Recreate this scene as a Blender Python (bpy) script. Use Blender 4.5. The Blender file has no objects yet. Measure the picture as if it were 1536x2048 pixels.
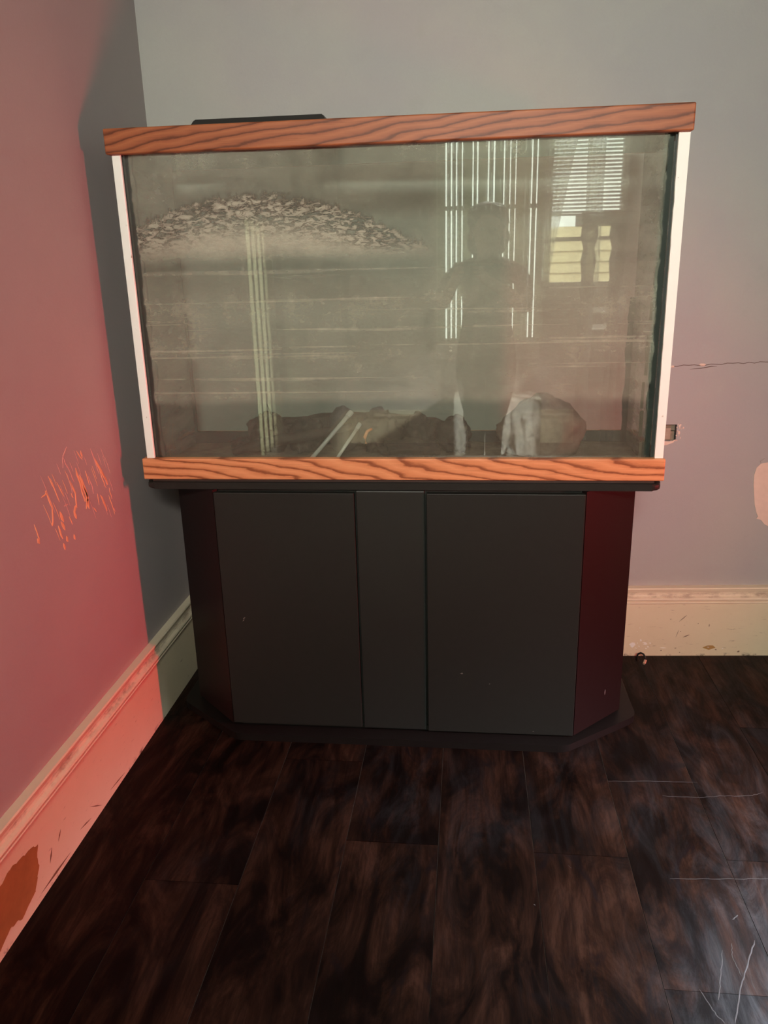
import bpy, bmesh, math, random
from mathutils import Vector, Matrix, noise
random.seed(7)
C = bpy.context.scene.collection
SC = bpy.context.scene

# ------------------------------------------------------------------ camera
cam_d = bpy.data.cameras.new('camera'); cam = bpy.data.objects.new('camera', cam_d); C.objects.link(cam)
cam_d.sensor_fit = 'VERTICAL'; cam_d.sensor_height = 36.0
cam_d.lens = 1563.5 / 2048 * 36.0
cam_d.clip_start = 0.01
YAW, PITCH, ROLL = -.1104, -.3037, -.0251
f = Vector((math.sin(YAW)*math.cos(PITCH), math.cos(YAW)*math.cos(PITCH), math.sin(PITCH)))
r = Vector((math.cos(YAW), -math.sin(YAW), 0)); u = r.cross(f)
r2 = r*math.cos(ROLL) + u*math.sin(ROLL); u2 = -r*math.sin(ROLL) + u*math.cos(ROLL)
M4 = Matrix((r2, u2, -f)).transposed().to_4x4(); M4.translation = Vector((.1716, -1.8043, 1.1954))
cam.matrix_world = M4
SC.camera = cam

# ------------------------------------------------------------------ world, light, exposure
SC.view_settings.view_transform = 'Standard'; SC.view_settings.look = 'None'
SC.view_settings.gamma = 1; SC.view_settings.use_curve_mapping = False
SC.view_settings.exposure = 0.0
SC.cycles.use_denoising = True
w = bpy.data.worlds.new('world'); SC.world = w; w.use_nodes = True
w.node_tree.nodes['Background'].inputs[0].default_value = (.93, 1, .90, 1)
w.node_tree.nodes['Background'].inputs[1].default_value = 11.0

def area(name, loc, target, sx, sy, power, col, spread=180):
    d = bpy.data.lights.new(name, 'AREA'); d.shape = 'RECTANGLE'; d.size = sx; d.size_y = sy
    d.energy = power; d.color = col; d.spread = math.radians(spread)
    o = bpy.data.objects.new(name, d); C.objects.link(o); o.location = loc
    o.rotation_euler = (Vector(target)-Vector(loc)).to_track_quat('-Z', 'Y').to_euler()
    return o
area('red_lamp_light', (2.50, -.63, .75), (-.7, -.10, .45), .12, .36, 9.0, (1, .046, .062), 69)
area('rear_fill', (.42, -3.50, 2.25), (.20, .45, 1.15), .9, .36, 19.5, (1, 1, .88), 72)  # added fill high before the rear wall; no transom opening there
area('side_window_daylight', (2.52, -1.30, 1.5), (1.12, -.80, 0), .4, .5, 24, (.74, .88, 1), 42)
area('cloth_fill_beam', (2.52, -1.62, 1.9), (.36, -3.16, .22), .25, .25, 16, (1, .98, .88), 26)  # added beam that brightens the cloth cover; no opening behind it
sun_d = bpy.data.lights.new('sun', 'SUN'); sun_d.energy = 12; sun_d.angle = .02; sun_d.color = (1, .93, .80)
sun = bpy.data.objects.new('sun', sun_d); C.objects.link(sun); sun.rotation_euler = Vector((-.35, -.75, -.62)).to_track_quat('-Z', 'Y').to_euler()

# ------------------------------------------------------------------ material helpers
class NT:
    def __init__(s, name):
        s.m = bpy.data.materials.new(name); s.m.use_nodes = True; s.t = s.m.node_tree; s.t.nodes.clear()
        s.out = s.n('ShaderNodeOutputMaterial')
    def n(s, typ, **kw):
        nd = s.t.nodes.new(typ)
        for k, v in kw.items(): setattr(nd, k, v)
        return nd
    def L(s, a, b): s.t.links.new(a, b)
    def put(s, sock, v):
        if hasattr(v, 'is_linked') or isinstance(v, bpy.types.NodeSocket): s.L(v, sock)
        else: sock.default_value = v
    def math(s, op, a, b=None, c=None, clamp=False):
        nd = s.n('ShaderNodeMath', operation=op, use_clamp=clamp)
        s.put(nd.inputs[0], a)
        if b is not None: s.put(nd.inputs[1], b)
        if c is not None: s.put(nd.inputs[2], c)
        return nd.outputs[0]
    def coord(s): return s.n('ShaderNodeTexCoord').outputs['Object']
    def mapping(s, v, scale=(1, 1, 1), loc=(0, 0, 0)):
        nd = s.n('ShaderNodeMapping'); s.L(v, nd.inputs[0]); nd.inputs['Scale'].default_value = scale; nd.inputs['Location'].default_value = loc
        return nd.outputs[0]
    def noise(s, v, scale=5, detail=4, rough=.6, dist=0):
        nd = s.n('ShaderNodeTexNoise'); s.L(v, nd.inputs['Vector']); nd.inputs['Scale'].default_value = scale
        nd.inputs['Detail'].default_value = detail; nd.inputs['Roughness'].default_value = rough; nd.inputs['Distortion'].default_value = dist
        return nd.outputs['Fac']
    def ramp(s, fac, stops, interp='LINEAR'):
        nd = s.n('ShaderNodeValToRGB'); s.put(nd.inputs[0], fac); cr = nd.color_ramp; cr.interpolation = interp
        while len(cr.elements) < len(stops): cr.elements.new(.5)
        for e, (p, c) in zip(cr.elements, stops):
            e.position = p
            if not hasattr(c, '__len__'): c = (c, c, c)
            e.color = (*c[:3], 1)
        return nd.outputs[0]
    def mix(s, fac, a, b, blend='MIX'):
        nd = s.n('ShaderNodeMix', data_type='RGBA', blend_type=blend)
        s.put(nd.inputs[0], fac); 
        for i, v in ((6, a), (7, b)):
            if isinstance(v, tuple): nd.inputs[i].default_value = (*v[:3], 1)
            else: s.L(v, nd.inputs[i])
        return nd.outputs[2]
    def sep(s, v):
        nd = s.n('ShaderNodeSeparateXYZ'); s.L(v, nd.inputs[0]); return nd.outputs
    def smooth(s, x, a, b):
        nd = s.n('ShaderNodeMapRange', interpolation_type='SMOOTHSTEP'); s.put(nd.inputs[0], x)
        nd.inputs[1].default_value = a; nd.inputs[2].default_value = b; return nd.outputs[0]
    def pbr(s, col, rough=.5, bump=None, bstr=.3, bdist=.002, metallic=0, spec=.5, trans=None):
        b = s.n('ShaderNodeBsdfPrincipled')
        if isinstance(col, tuple): b.inputs['Base Color'].default_value = (*col[:3], 1)
        else: s.L(col, b.inputs['Base Color'])
        s.put(b.inputs['Roughness'], rough); b.inputs['Metallic'].default_value = metallic
        b.inputs['Specular IOR Level'].default_value = spec
        if bump is not None:
            bp = s.n('ShaderNodeBump'); s.L(bump, bp.inputs['Height']); bp.inputs['Strength'].default_value = bstr; bp.inputs['Distance'].default_value = bdist
            s.L(bp.outputs[0], b.inputs['Normal'])
        s.L(b.outputs[0], s.out.inputs[0]); return s.m

def plain(name, col, rough=.5, var=.12, scale=30, metallic=0, spec=.5):
    t = NT(name); n = t.noise(t.coord(), scale, 4)
    c = t.mix(n, tuple(x*(1-var) for x in col), tuple(min(1, x*(1+var)) for x in col))
    return t.pbr(c, rough, n, .15, .001, metallic, spec)

def wall_paint(name, base, alt, seed):
    t = NT(name); v = t.coord()
    big = t.noise(t.mapping(v, (1, 1, 1), (seed, seed, seed)), 1.6, 5, .6)
    c = t.mix(t.smooth(big, .40, .62), base, alt)
    fine = t.noise(v, 140, 3, .7)
    c = t.mix(t.math('MULTIPLY', fine, .10), c, (.25, .22, .20))
    roll = t.noise(v, 9, 5, .65)
    c = t.mix(t.smooth(roll, .60, .80), c, tuple(x*.90 for x in base))
    h = t.math('ADD', t.math('MULTIPLY', fine, .35), t.math('MULTIPLY', roll, 1.2))
    return t.pbr(c, .62, h, .18, .004, spec=.3)

M = {}
M['wall_back'] = wall_paint('back wall paint', (.445, .432, .410), (.42, .402, .402), 3.1)
M['wall'] = wall_paint('wall paint', (.42, .375, .37), (.40, .36, .36), 8.4)
M['ceiling'] = plain('ceiling paint', (.7, .69, .66), .8)
M['plaster'] = plain('spackle', (.78, .60, .50), .8, .1, 60)
M['raw_plaster'] = plain('bare plaster', (.40, .31, .24), .9, .35, 90)
M['lath'] = plain('old wooden lath', (.27, .21, .15), .85, .5, 60)
M['scratch'] = plain('orange undercoat', (.90, .50, .27), .7, .25, 60)
M['scratch_pale'] = plain('pale scuffed paint', (.66, .42, .36), .7, .3, 60)
M['crack'] = plain('dirt crack', (.16, .11, .09), .9)

t = NT('baseboard paint'); v = t.coord()
n1 = t.noise(v, 14, 6, .7); n2 = t.noise(t.mapping(v, (3, 3, 14)), 9, 5, .7)
c = t.mix(n1, (.74, .64, .44), (.82, .72, .52)); c = t.mix(t.smooth(n2, .60, .78), c, (.34, .24, .16))
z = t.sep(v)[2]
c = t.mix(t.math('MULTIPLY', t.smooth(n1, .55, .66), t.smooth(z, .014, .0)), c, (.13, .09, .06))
M['baseboard'] = t.pbr(c, .5, n1, .25, .002)
t = NT('baseboard cap paint'); v = t.coord()
n1 = t.noise(t.mapping(v, (1, 1, 3)), 16, 6, .7); z = t.sep(v)[2]
c = t.mix(n1, (.74, .64, .47), (.82, .72, .54))
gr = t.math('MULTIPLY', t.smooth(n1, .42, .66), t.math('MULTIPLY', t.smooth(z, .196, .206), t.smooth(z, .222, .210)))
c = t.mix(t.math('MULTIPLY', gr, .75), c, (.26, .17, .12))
M['cap'] = t.pbr(c, .5, n1, .2, .002)

# dark distressed floor wood, grain along Y, each plank its own shift
t = NT('dark plank wood'); v = t.coord(); oi = t.n('ShaderNodeObjectInfo')
off = t.n('ShaderNodeVectorMath', operation='ADD'); t.L(v, off.inputs[0])
cmb = t.n('ShaderNodeCombineXYZ'); t.L(t.math('MULTIPLY', oi.outputs['Random'], 37.0), cmb.inputs[0]); t.L(t.math('MULTIPLY', oi.outputs['Random'], 91.0), cmb.inputs[1]); t.L(cmb.outputs[0], off.inputs[1])
gv = off.outputs[0]
big = t.noise(t.mapping(gv, (7, 2.4, 1)), 1.5, 8, .70, 1.2)
gr = t.noise(t.mapping(gv, (55, 3.2, 1)), 1.6, 6, .7, .6)
blot = t.noise(t.mapping(gv, (9, 4, 1)), 1.3, 4, .6, 1.2)
c = t.ramp(big, [(.30, (.002, .0009, .0006)), (.43, (.004, .0018, .0012)), (.53, (.018, .0076, .0045)), (.68, (.048, .0215, .0130))])
c = t.mix(t.smooth(gr, .40, .68), c, t.mix(.6, c, (.004, .002, .0015)))
c = t.mix(t.smooth(blot, .58, .72), c, (.007, .004, .004))
# dusty scuffing, a streaky deposit that grows to the right
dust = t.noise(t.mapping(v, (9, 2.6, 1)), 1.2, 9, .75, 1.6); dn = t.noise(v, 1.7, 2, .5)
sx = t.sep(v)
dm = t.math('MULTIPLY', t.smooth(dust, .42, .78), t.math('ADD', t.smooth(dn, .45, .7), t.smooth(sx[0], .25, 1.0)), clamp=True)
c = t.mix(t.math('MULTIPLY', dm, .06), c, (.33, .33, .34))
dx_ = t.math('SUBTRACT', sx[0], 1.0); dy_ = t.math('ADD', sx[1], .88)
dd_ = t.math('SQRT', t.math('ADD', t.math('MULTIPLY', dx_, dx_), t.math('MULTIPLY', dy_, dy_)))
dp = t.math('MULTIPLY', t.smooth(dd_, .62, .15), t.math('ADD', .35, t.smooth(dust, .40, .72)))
c = t.mix(t.math('MULTIPLY', dp, .22), c, (.33, .34, .36))          # pale dusty spot, painted in for the cool light sheen
rough = t.ramp(gr, [(.3, .40), (.7, .55)])
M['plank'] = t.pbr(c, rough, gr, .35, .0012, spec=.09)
M['dust'] = plain('dust filled joint', (.16, .13, .12), .9)

def oak(name, a, b, dark, k, freq, seed):
    t = NT(name); v = t.mapping(t.coord(), (1, 1, 1), (seed, 0, 0)); s = t.sep(v)
    nz = t.noise(t.mapping(v, (2.2, 2, 9)), 1.3, 3, .5)
    jag = t.noise(t.mapping(v, (14, 10, 60)), 1.6, 5, .7)
    val = t.math('ADD', t.math('MULTIPLY', s[0], freq), t.math('MULTIPLY', s[2], k))
    val = t.math('ADD', val, t.math('MULTIPLY', nz, 3.4)); val = t.math('ADD', val, t.math('MULTIPLY', jag, .38))
    fr = t.math('FRACT', val)
    c = t.ramp(fr, [(0, dark), (.05, dark), (.22, a), (.62, b), (.90, a), (.97, dark)])
    fine = t.noise(t.mapping(v, (6, 40, 320)), 1.5, 4, .7)
    c = t.mix(t.smooth(fine, .50, .75), c, t.mix(.45, c, dark))
    return t.pbr(c, .48, fine, .15, .001, spec=.35)
M['oak_top'] = oak('stained oak rail', (.29, .085, .032), (.385, .125, .048), (.13, .035, .012), 55, -7.0, .3)
M['oak_bottom'] = oak('golden oak rail', (.62, .24, .100), (.74, .32, .145), (.27, .082, .030), 44, 7.2, 0)
M['black'] = plain('black laminate', (.0185, .0195, .0165), .45, .10, 60, 0, .22)
M['black2'] = plain('black laminate pillar', (.020, .022, .019), .40, .10, 60, 0, .30)
M['black_red'] = plain('red lit black end panel', (.013, .007, .0065), .45, .10, 60, 0, .18)  # same black laminate, with shade and red light mixed into the colour
M['plastic'] = plain('black plastic', (.02, .019, .017), .5)
M['seam'] = plain('dark algae silicone', (.018, .022, .018), .6, .3, 80)
M['algae'] = plain('brown algae crust', (.06, .05, .03), .8, .4, 80)

t = NT('white corner trim'); v = t.coord()
n = t.noise(v, 40, 5, .7); c = t.mix(t.smooth(n, .66, .72), (.90, .95, .89), (.34, .28, .18)); M['trim'] = t.pbr(c, .55)

def clear_glass(name, film, filmcol, tint):
    t = NT(name); v = t.coord()
    tr = t.n('ShaderNodeBsdfTransparent'); tr.inputs[0].default_value = (*tint, 1)
    gl = t.n('ShaderNodeBsdfGlossy'); gl.inputs['Roughness'].default_value = .02
    df = t.n('ShaderNodeBsdfDiffuse'); df.inputs[0].default_value = (*filmcol, 1)
    n = t.noise(t.mapping(v, (2, 2, 9)), 3, 5, .65)
    mx = t.n('ShaderNodeMixShader'); t.L(t.ramp(n, [(.3, film*.6), (.7, film*1.35)]), mx.inputs[0]); t.L(tr.outputs[0], mx.inputs[1]); t.L(df.outputs[0], mx.inputs[2])
    fr = t.n('ShaderNodeFresnel'); fr.inputs[0].default_value = 1.45
    m2 = t.n('ShaderNodeMixShader'); t.L(fr.outputs[0], m2.inputs[0]); t.L(mx.outputs[0], m2.inputs[1]); t.L(gl.outputs[0], m2.inputs[2])
    t.L(m2.outputs[0], t.out.inputs[0]); return t.m
M['glass_back'] = clear_glass('filmed back glass', .10, (.30, .32, .28), (.93, .97, .94))
M['glass_side'] = clear_glass('filmed side glass', .72, (.30, .30, .265), (.93, .97, .94))
t = NT('glass edge'); tr = t.n('ShaderNodeBsdfTransparent'); tr.inputs[0].default_value = (.97, .99, .975, 1); t.L(tr.outputs[0], t.out.inputs[0]); M['glass_in'] = t.m

# front pane: dried mineral film of the old water line over clear glass  (object space: x as world, z + .7066)
t = NT('mineral stained front glass'); v = t.coord(); s = t.sep(v); X, Z = s[0], s[2]
zr = t.math('DIVIDE', Z, .8)                                   # 0 at tank base, 1 at .8 above
wob = t.noise(t.mapping(v, (2.2, 1, 3)), 1.6, 4, .6)
zw = t.math('ADD', zr, t.math('MULTIPLY', t.math('SUBTRACT', wob, .5), .035))
P = lambda z: (z-.7066)/.8
prof = t.ramp(zw, [(0, .13), (P(.885), .16), (P(.905), .40), (P(.93), .36), (P(1.00), .42), (P(1.06), .40), (P(1.12), .46), (P(1.17), .36), (P(1.205), .28), (P(1.225), .36), (P(1.28), .33), (P(1.34), .32), (P(1.42), .40), (1, .40)])
lines = t.noise(t.mapping(v, (1.1, 1, 75)), 1.0, 3, .65)
ln = t.math('MULTIPLY', t.smooth(lines, .57, .70), t.smooth(Z, .52, .47))
ln = t.math('MULTIPLY', ln, t.smooth(Z, .19, .205))
streak = t.noise(t.mapping(v, (26, 1, 1.2)), 1.2, 4, .6)
grain = t.noise(t.mapping(v, (60, 1, 110)), 1.3, 5, .75)
mott = t.noise(t.mapping(v, (7, 1, 9)), 1.3, 6, .7)
# scalloped crust with an arched upper edge
dx = t.math('ADD', X, .31); arc = t.math('SUBTRACT', .652, t.math('MULTIPLY', t.math('MULTIPLY', dx, dx), .78))
edge = t.math('SUBTRACT', t.math('ADD', arc, t.math('MULTIPLY', t.math('SUBTRACT', t.noise(t.mapping(v, (46, 1, 26)), 1.4, 6, .78, .4), .5), .075)), Z)
crust = t.math('MULTIPLY', t.smooth(edge, 0, .012), t.smooth(Z, .50, .55))
crust = t.math('MULTIPLY', crust, t.smooth(X, .20, -.05))
mr = t.n('ShaderNodeMapping'); t.L(v, mr.inputs[0]); mr.inputs['Rotation'].default_value = (0, .65, 0); mr.inputs['Scale'].default_value = (34, 1, 88)
holes = t.noise(mr.outputs[0], 1.25, 7, .80, .5)
band = t.math('MULTIPLY', t.smooth(edge, .10, .03), crust)     # upper part of the arch is flaked open
crust = t.math('MULTIPLY', crust, t.math('SUBTRACT', 1, t.math('MULTIPLY', t.smooth(holes, .47, .58), t.math('ADD', t.math('MULTIPLY', band, .75), .15))))
al = t.math('ADD', prof, t.math('MULTIPLY', ln, .20))
al = t.math('MULTIPLY', al, t.math('ADD', .48, t.math('MULTIPLY', mott, 1.04)))
al = t.math('MULTIPLY', al, t.math('ADD', .80, t.math('MULTIPLY', streak, .40)))
al = t.math('MULTIPLY', al, t.math('ADD', .66, t.math('MULTIPLY', grain, .68)))
al = t.math('ADD', al, t.math('MULTIPLY', crust, .36), clamp=True)
rag = t.math('ADD', t.math('ABSOLUTE', X), t.math('MULTIPLY', t.math('SUBTRACT', t.noise(t.mapping(v, (20, 1, 20)), 1.5, 5, .7), .5), .018))
al = t.math('MULTIPLY', al, t.smooth(rag, .584, .579))              # bare strip where the silicone was
col = t.mix(mott, (.42, .43, .33), (.50, .51, .395))
col = t.mix(crust, col, (.66, .65, .51))
df = t.n('ShaderNodeBsdfDiffuse'); t.L(col, df.inputs[0])
bp = t.n('ShaderNodeBump'); t.L(t.math('ADD', t.math('MULTIPLY', crust, t.math('ADD', holes, grain)), t.math('MULTIPLY', grain, .12)), bp.inputs['Height']); bp.inputs['Strength'].default_value = .9; bp.inputs['Distance'].default_value = .004
t.L(bp.outputs[0], df.inputs['Normal'])
tr = t.n('ShaderNodeBsdfTransparent'); tr.inputs[0].default_value = (.93, .97, .94, 1)
geo = t.n('ShaderNodeNewGeometry'); dt = t.n('ShaderNodeVectorMath', operation='DOT_PRODUCT'); t.L(geo.outputs['Normal'], dt.inputs[0]); t.L(geo.outputs['Incoming'], dt.inputs[1])
cosv = t.math('MAXIMUM', t.math('ABSOLUTE', dt.outputs['Value']), .08)
al = t.math('SUBTRACT', 1, t.math('POWER', t.math('SUBTRACT', 1, t.math('MINIMUM', al, .98)), t.math('DIVIDE', .93, cosv)))   # longer path through the film at a slant
mx = t.n('ShaderNodeMixShader'); t.L(al, mx.inputs[0]); t.L(tr.outputs[0], mx.inputs[1]); t.L(df.outputs[0], mx.inputs[2])
gl = t.n('ShaderNodeBsdfGlossy'); gl.inputs['Roughness'].default_value = .012; gl.inputs[0].default_value = (.95, 1, .95, 1)
fr = t.n('ShaderNodeFresnel'); fr.inputs[0].default_value = 1.5
ff = t.math('MULTIPLY', fr.outputs[0], t.math('SUBTRACT', 2.0, t.math('MULTIPLY', al, 1.0)), clamp=True)   # both faces of the pane
m2 = t.n('ShaderNodeMixShader'); t.L(ff, m2.inputs[0]); t.L(mx.outputs[0], m2.inputs[1]); t.L(gl.outputs[0], m2.inputs[2])
t.L(m2.outputs[0], t.out.inputs[0]); M['glass_front'] = t.m

t = NT('silty sediment'); v = t.coord(); n = t.noise(v, 22, 6, .7)
M['silt'] = t.pbr(t.ramp(n, [(.3, (.07, .05, .035)), (.7, (.20, .155, .11))]), .9, n, .4, .006)
def stone(name, a, b, c3, sc):
    t = NT(name); v = t.coord(); n = t.noise(v, sc, 7, .7, .6); n2 = t.noise(v, sc*3.2, 5, .7)
    c = t.ramp(n, [(.3, a), (.55, b), (.75, c3)]); c = t.mix(t.math('MULTIPLY', n2, .5), c, tuple(x*.5 for x in a))
    return t.pbr(c, .85, n2, .5, .004)
M['rock'] = stone('tan rock', (.14, .085, .065), (.27, .175, .14), (.36, .27, .22), 9)
M['lava'] = stone('dark rock', (.022, .015, .013), (.045, .030, .025), (.085, .055, .045), 16)
M['wood'] = stone('waterlogged wood', (.022, .014, .011), (.048, .029, .022), (.10, .055, .038), 20)
M['tube'] = plain('cloudy plastic tube', (.42, .40, .37), .35)
M['orange'] = plain('orange hose', (.62, .20, .07), .5)
M['copper'] = plain('brass connector', (.80, .52, .38), .35, .1, 50, .35)
M['cable'] = plain('black cable', (.012, .010, .010), .45)
M['white'] = plain('white gloss paint', (.70, .69, .64), .4)
M['cloth'] = plain('white cotton', (.75, .73, .68), .9)
M['siding'] = plain('tan vinyl siding', (.62, .54, .32), .7)
M['dark_wood'] = plain('dark turned wood', (.03, .026, .022), .4)
def curtain_mat(name, col, trans):
    t = NT(name); n = t.noise(t.coord(), 60, 3)
    d = t.n('ShaderNodeBsdfDiffuse'); d.inputs[0].default_value = (*col, 1)
    tl = t.n('ShaderNodeBsdfTranslucent'); tl.inputs[0].default_value = (*col, 1)
    tp = t.n('ShaderNodeBsdfTransparent')
    m1 = t.n('ShaderNodeMixShader'); m1.inputs[0].default_value = .8; t.L(d.outputs[0], m1.inputs[1]); t.L(tl.outputs[0], m1.inputs[2])
    m2 = t.n('ShaderNodeMixShader'); t.L(t.ramp(n, [(.2, trans*.8), (.8, trans*1.2)]), m2.inputs[0]); t.L(m1.outputs[0], m2.inputs[1]); t.L(tp.outputs[0], m2.inputs[2])
    t.L(m2.outputs[0], t.out.inputs[0]); return t.m
M['sheer'] = curtain_mat('sheer curtain', (.80, .82, .72), .42)
M['vane'] = curtain_mat('vertical vane', (.36, .39, .31), .0)
M['pale_vane'] = curtain_mat('pale vane', (.62, .60, .48), .0)
M['skin'] = plain('skin', (.50, .30, .22), .5, .06, 40)
M['shirt'] = plain('dark brown shirt', (.035, .028, .024), .9, .2, 120)
M['trousers'] = plain('black trousers', (.022, .021, .022), .9, .2, 120)
M['hair'] = plain('dark hair', (.018, .013, .010), .55, .3, 150)
M['eye'] = plain('eye white', (.75, .73, .70), .2, .03)
M['iris'] = plain('brown iris', (.05, .03, .02), .2)
M['lip'] = plain('lips', (.42, .17, .14), .5)

# ------------------------------------------------------------------ mesh helpers
def finish(bm, name, mat, parent=None, origin=None, smooth=False, mats=None):
    """bm is in world space; the mesh is shifted so it sits right under its parent / origin"""
    me = bpy.data.meshes.new(name)
    o0 = Vector(origin) if origin is not None else Vector((0, 0, 0))
    p0 = Vector((0, 0, 0))
    q = parent
    while q is not None: p0 = p0 + Vector(q.location); q = q.parent
    base = o0 if origin is not None else p0
    bmesh.ops.recalc_face_normals(bm, faces=bm.faces[:])
    bm.transform(Matrix.Translation(-base)); bm.to_mesh(me); bm.free()
    for m_ in (mats or [mat]): me.materials.append(m_)
    if smooth:
        for p in me.polygons: p.use_smooth = True
    o = bpy.data.objects.new(name, me); C.objects.link(o)
    if parent is not None: o.parent = parent
    o.location = base - p0
    return o
def tag(o, label=None, cat=None, group=None, kind=None):
    for k, v_ in (('label', label), ('category', cat), ('group', group), ('kind', kind)):
        if v_: o[k] = v_
    return o
def thing(name, loc, label, cat, group=None):
    o = bpy.data.objects.new(name, None); o.empty_display_size = .05; C.objects.link(o); o.location = loc
    return tag(o, label, cat, group)
def B(*boxes, bevel=0, seg=2):
    bm = bmesh.new()
    for (x0, x1, y0, y1, z0, z1) in boxes:
        g = bmesh.ops.create_cube(bm, size=1); vs = g['verts']
        for q in vs: q.co = Vector(((x0+x1)/2+q.co.x*(x1-x0), (y0+y1)/2+q.co.y*(y1-y0), (z0+z1)/2+q.co.z*(z1-z0)))
    if bevel: bmesh.ops.bevel(bm, geom=bm.edges[:], offset=bevel, segments=seg, affect='EDGES', profile=.5)
    return bm
def prism(bm, pts, z0, z1):
    a = [bm.verts.new((x, y, z0)) for x, y in pts]; b = [bm.verts.new((x, y, z1)) for x, y in pts]
    n = len(pts); bm.faces.new(a[::-1]); bm.faces.new(b)
    for i in range(n): bm.faces.new((a[i], a[(i+1) % n], b[(i+1) % n], b[i]))
    return bm
def sweep(bm, prof, path_pts):
    """profile list of functions of path: prof = [(d, z)], path = [(p, normal)] ; makes an open strip with ends"""
    rows = []
    for p, nrm in path_pts:
        rows.append([bm.verts.new((p[0]+nrm[0]*d, p[1]+nrm[1]*d, z)) for d, z in prof])
    n = len(prof)
    for a, b in zip(rows, rows[1:]):
        for i in range(n): bm.faces.new((a[i], a[(i+1) % n], b[(i+1) % n], b[i]))
    bm.faces.new(rows[0]); bm.faces.new(rows[-1][::-1])
def tube(bm, pts, rad, seg=8):
    pts = [Vector(p) for p in pts]; rads = rad if hasattr(rad, '__len__') else [rad]*len(pts); rows = []
    for i, p in enumerate(pts):
        d = (pts[min(i+1, len(pts)-1)]-pts[max(i-1, 0)]).normalized()
        a = d.cross(Vector((0, 0, 1)));
        if a.length < .05: a = d.cross(Vector((0, 1, 0)))
        a.normalize(); b = d.cross(a)
        rows.append([bm.verts.new(p+(a*math.cos(2*math.pi*k/seg)+b*math.sin(2*math.pi*k/seg))*rads[i]) for k in range(seg)])
    for r_, s_ in zip(rows, rows[1:]):
        for k in range(seg): bm.faces.new((r_[k], r_[(k+1) % seg], s_[(k+1) % seg], s_[k]))
    bm.faces.new(rows[0]); bm.faces.new(rows[-1])
def lathe(bm, c, prof, seg=16):
    rows = [[bm.verts.new((c[0]+rr*math.cos(2*math.pi*k/seg), c[1]+rr*math.sin(2*math.pi*k/seg), z)) for k in range(seg)] for rr, z in prof]
    for r_, s_ in zip(rows, rows[1:]):
        for k in range(seg): bm.faces.new((r_[k], r_[(k+1) % seg], s_[(k+1) % seg], s_[k]))
    bm.faces.new(rows[0]); bm.faces.new(rows[-1])
def blob(center, rad, seed, amp=.25, fr=2.2, sub=4, flat=None, shape=None):
    bm = bmesh.new(); bmesh.ops.create_icosphere(bm, subdivisions=sub, radius=1)
    for q in bm.verts:
        d = q.co.normalized(); n = noise.fractal(d*fr+Vector((seed, seed*1.7, seed*.3)), .9, 2.1, 4)
        p = d*(1+amp*n)
        if shape: p = shape(p)
        q.co = Vector((center[0]+p.x*rad[0], center[1]+p.y*rad[1], center[2]+p.z*rad[2]))
        if flat is not None and q.co.z < flat: q.co.z = flat
    return bm
def poly_slab(pts3, off):
    """thin solid from a planar outline, thickened by the vector off"""
    bm = bmesh.new(); a = [bm.verts.new(p) for p in pts3]; b = [bm.verts.new(Vector(p)+Vector(off)) for p in pts3]
    n = len(pts3); bm.faces.new(a); bm.faces.new(b[::-1])
    for i in range(n): bm.faces.new((a[i], a[(i+1) % n], b[(i+1) % n], b[i]))
    return bm

# ------------------------------------------------------------------ room shell
XL, XR, YR, ZC = -.687, 2.62, -3.60, 2.75
TB = .0619                                        # the back wall is a few degrees off square
def yb(x): return .424 + TB*(x-XL)
TH = math.atan(TB); NB = Vector((math.sin(TH), -math.cos(TH), 0))   # out of the wall, into the room

def holed_wall(name, u0, u1, z1, holes, put, mat):
    """wall of thick cells, leaving out the holes; put(u, d, z) -> world point (d = depth into the wall)"""
    us = sorted({u0, u1, *[h[0] for h in holes], *[h[1] for h in holes]}); zs = sorted({0, z1, *[h[2] for h in holes], *[h[3] for h in holes]})
    ish = lambda a, b, c, d: any(h[0] <= a+1e-6 and b <= h[1]+1e-6 and h[2] <= c+1e-6 and d <= h[3]+1e-6 for h in holes)
    bm = bmesh.new(); T = .12; nu, nz = len(us)-1, len(zs)-1
    H = [[ish(us[i], us[i+1], zs[j], zs[j+1]) for j in range(nz)] for i in range(nu)]
    def q(*p): bm.faces.new([bm.verts.new(put(*x)) for x in p])
    for i in range(nu):
        for j in range(nz):
            if H[i][j]: continue
            a, b, c, d = us[i], us[i+1], zs[j], zs[j+1]
            q((a, 0, c), (b, 0, c), (b, 0, d), (a, 0, d)); q((a, T, c), (b, T, c), (b, T, d), (a, T, d))
            for cond, e in ((i == 0 or H[i-1][j], ((a, c), (a, d))), (i == nu-1 or H[min(i+1, nu-1)][j], ((b, c), (b, d))), (j == 0 or H[i][j-1], ((a, c), (b, c))), (j == nz-1 or H[i][min(j+1, nz-1)], ((a, d), (b, d)))):
                if cond: q((e[0][0], 0, e[0][1]), (e[1][0], 0, e[1][1]), (e[1][0], T, e[1][1]), (e[0][0], T, e[0][1]))
    bmesh.ops.remove_doubles(bm, verts=bm.verts[:], dist=1e-5)
    return tag(finish(bm, name, mat), kind='structure')
HX0, HX1, HZ0, HZ1 = .70, .778, .690, .738        # the broken hole beside the tank
wall_back = holed_wall('wall_back', XL, XR, ZC, [(HX0, HX1, HZ0, HZ1)], lambda x, d, z: (x, yb(x)+d, z), M['wall_back'])
W1 = (-.04, .645, .68, 2.44); W2 = (.668, 1.17, 1.035, 2.44); WT = None
wall_rear = holed_wall('wall_rear', XL, XR, ZC, [W1, W2], lambda x, d, z: (x, YR-d, z), M['wall'])
W3 = (-1.70, -1.27, .40, 1.42)
wall_left = holed_wall('wall_left', YR-.12, .424+.12, ZC, [W3], lambda y, d, z: (XL-d, y, z), M['wall'])
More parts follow.
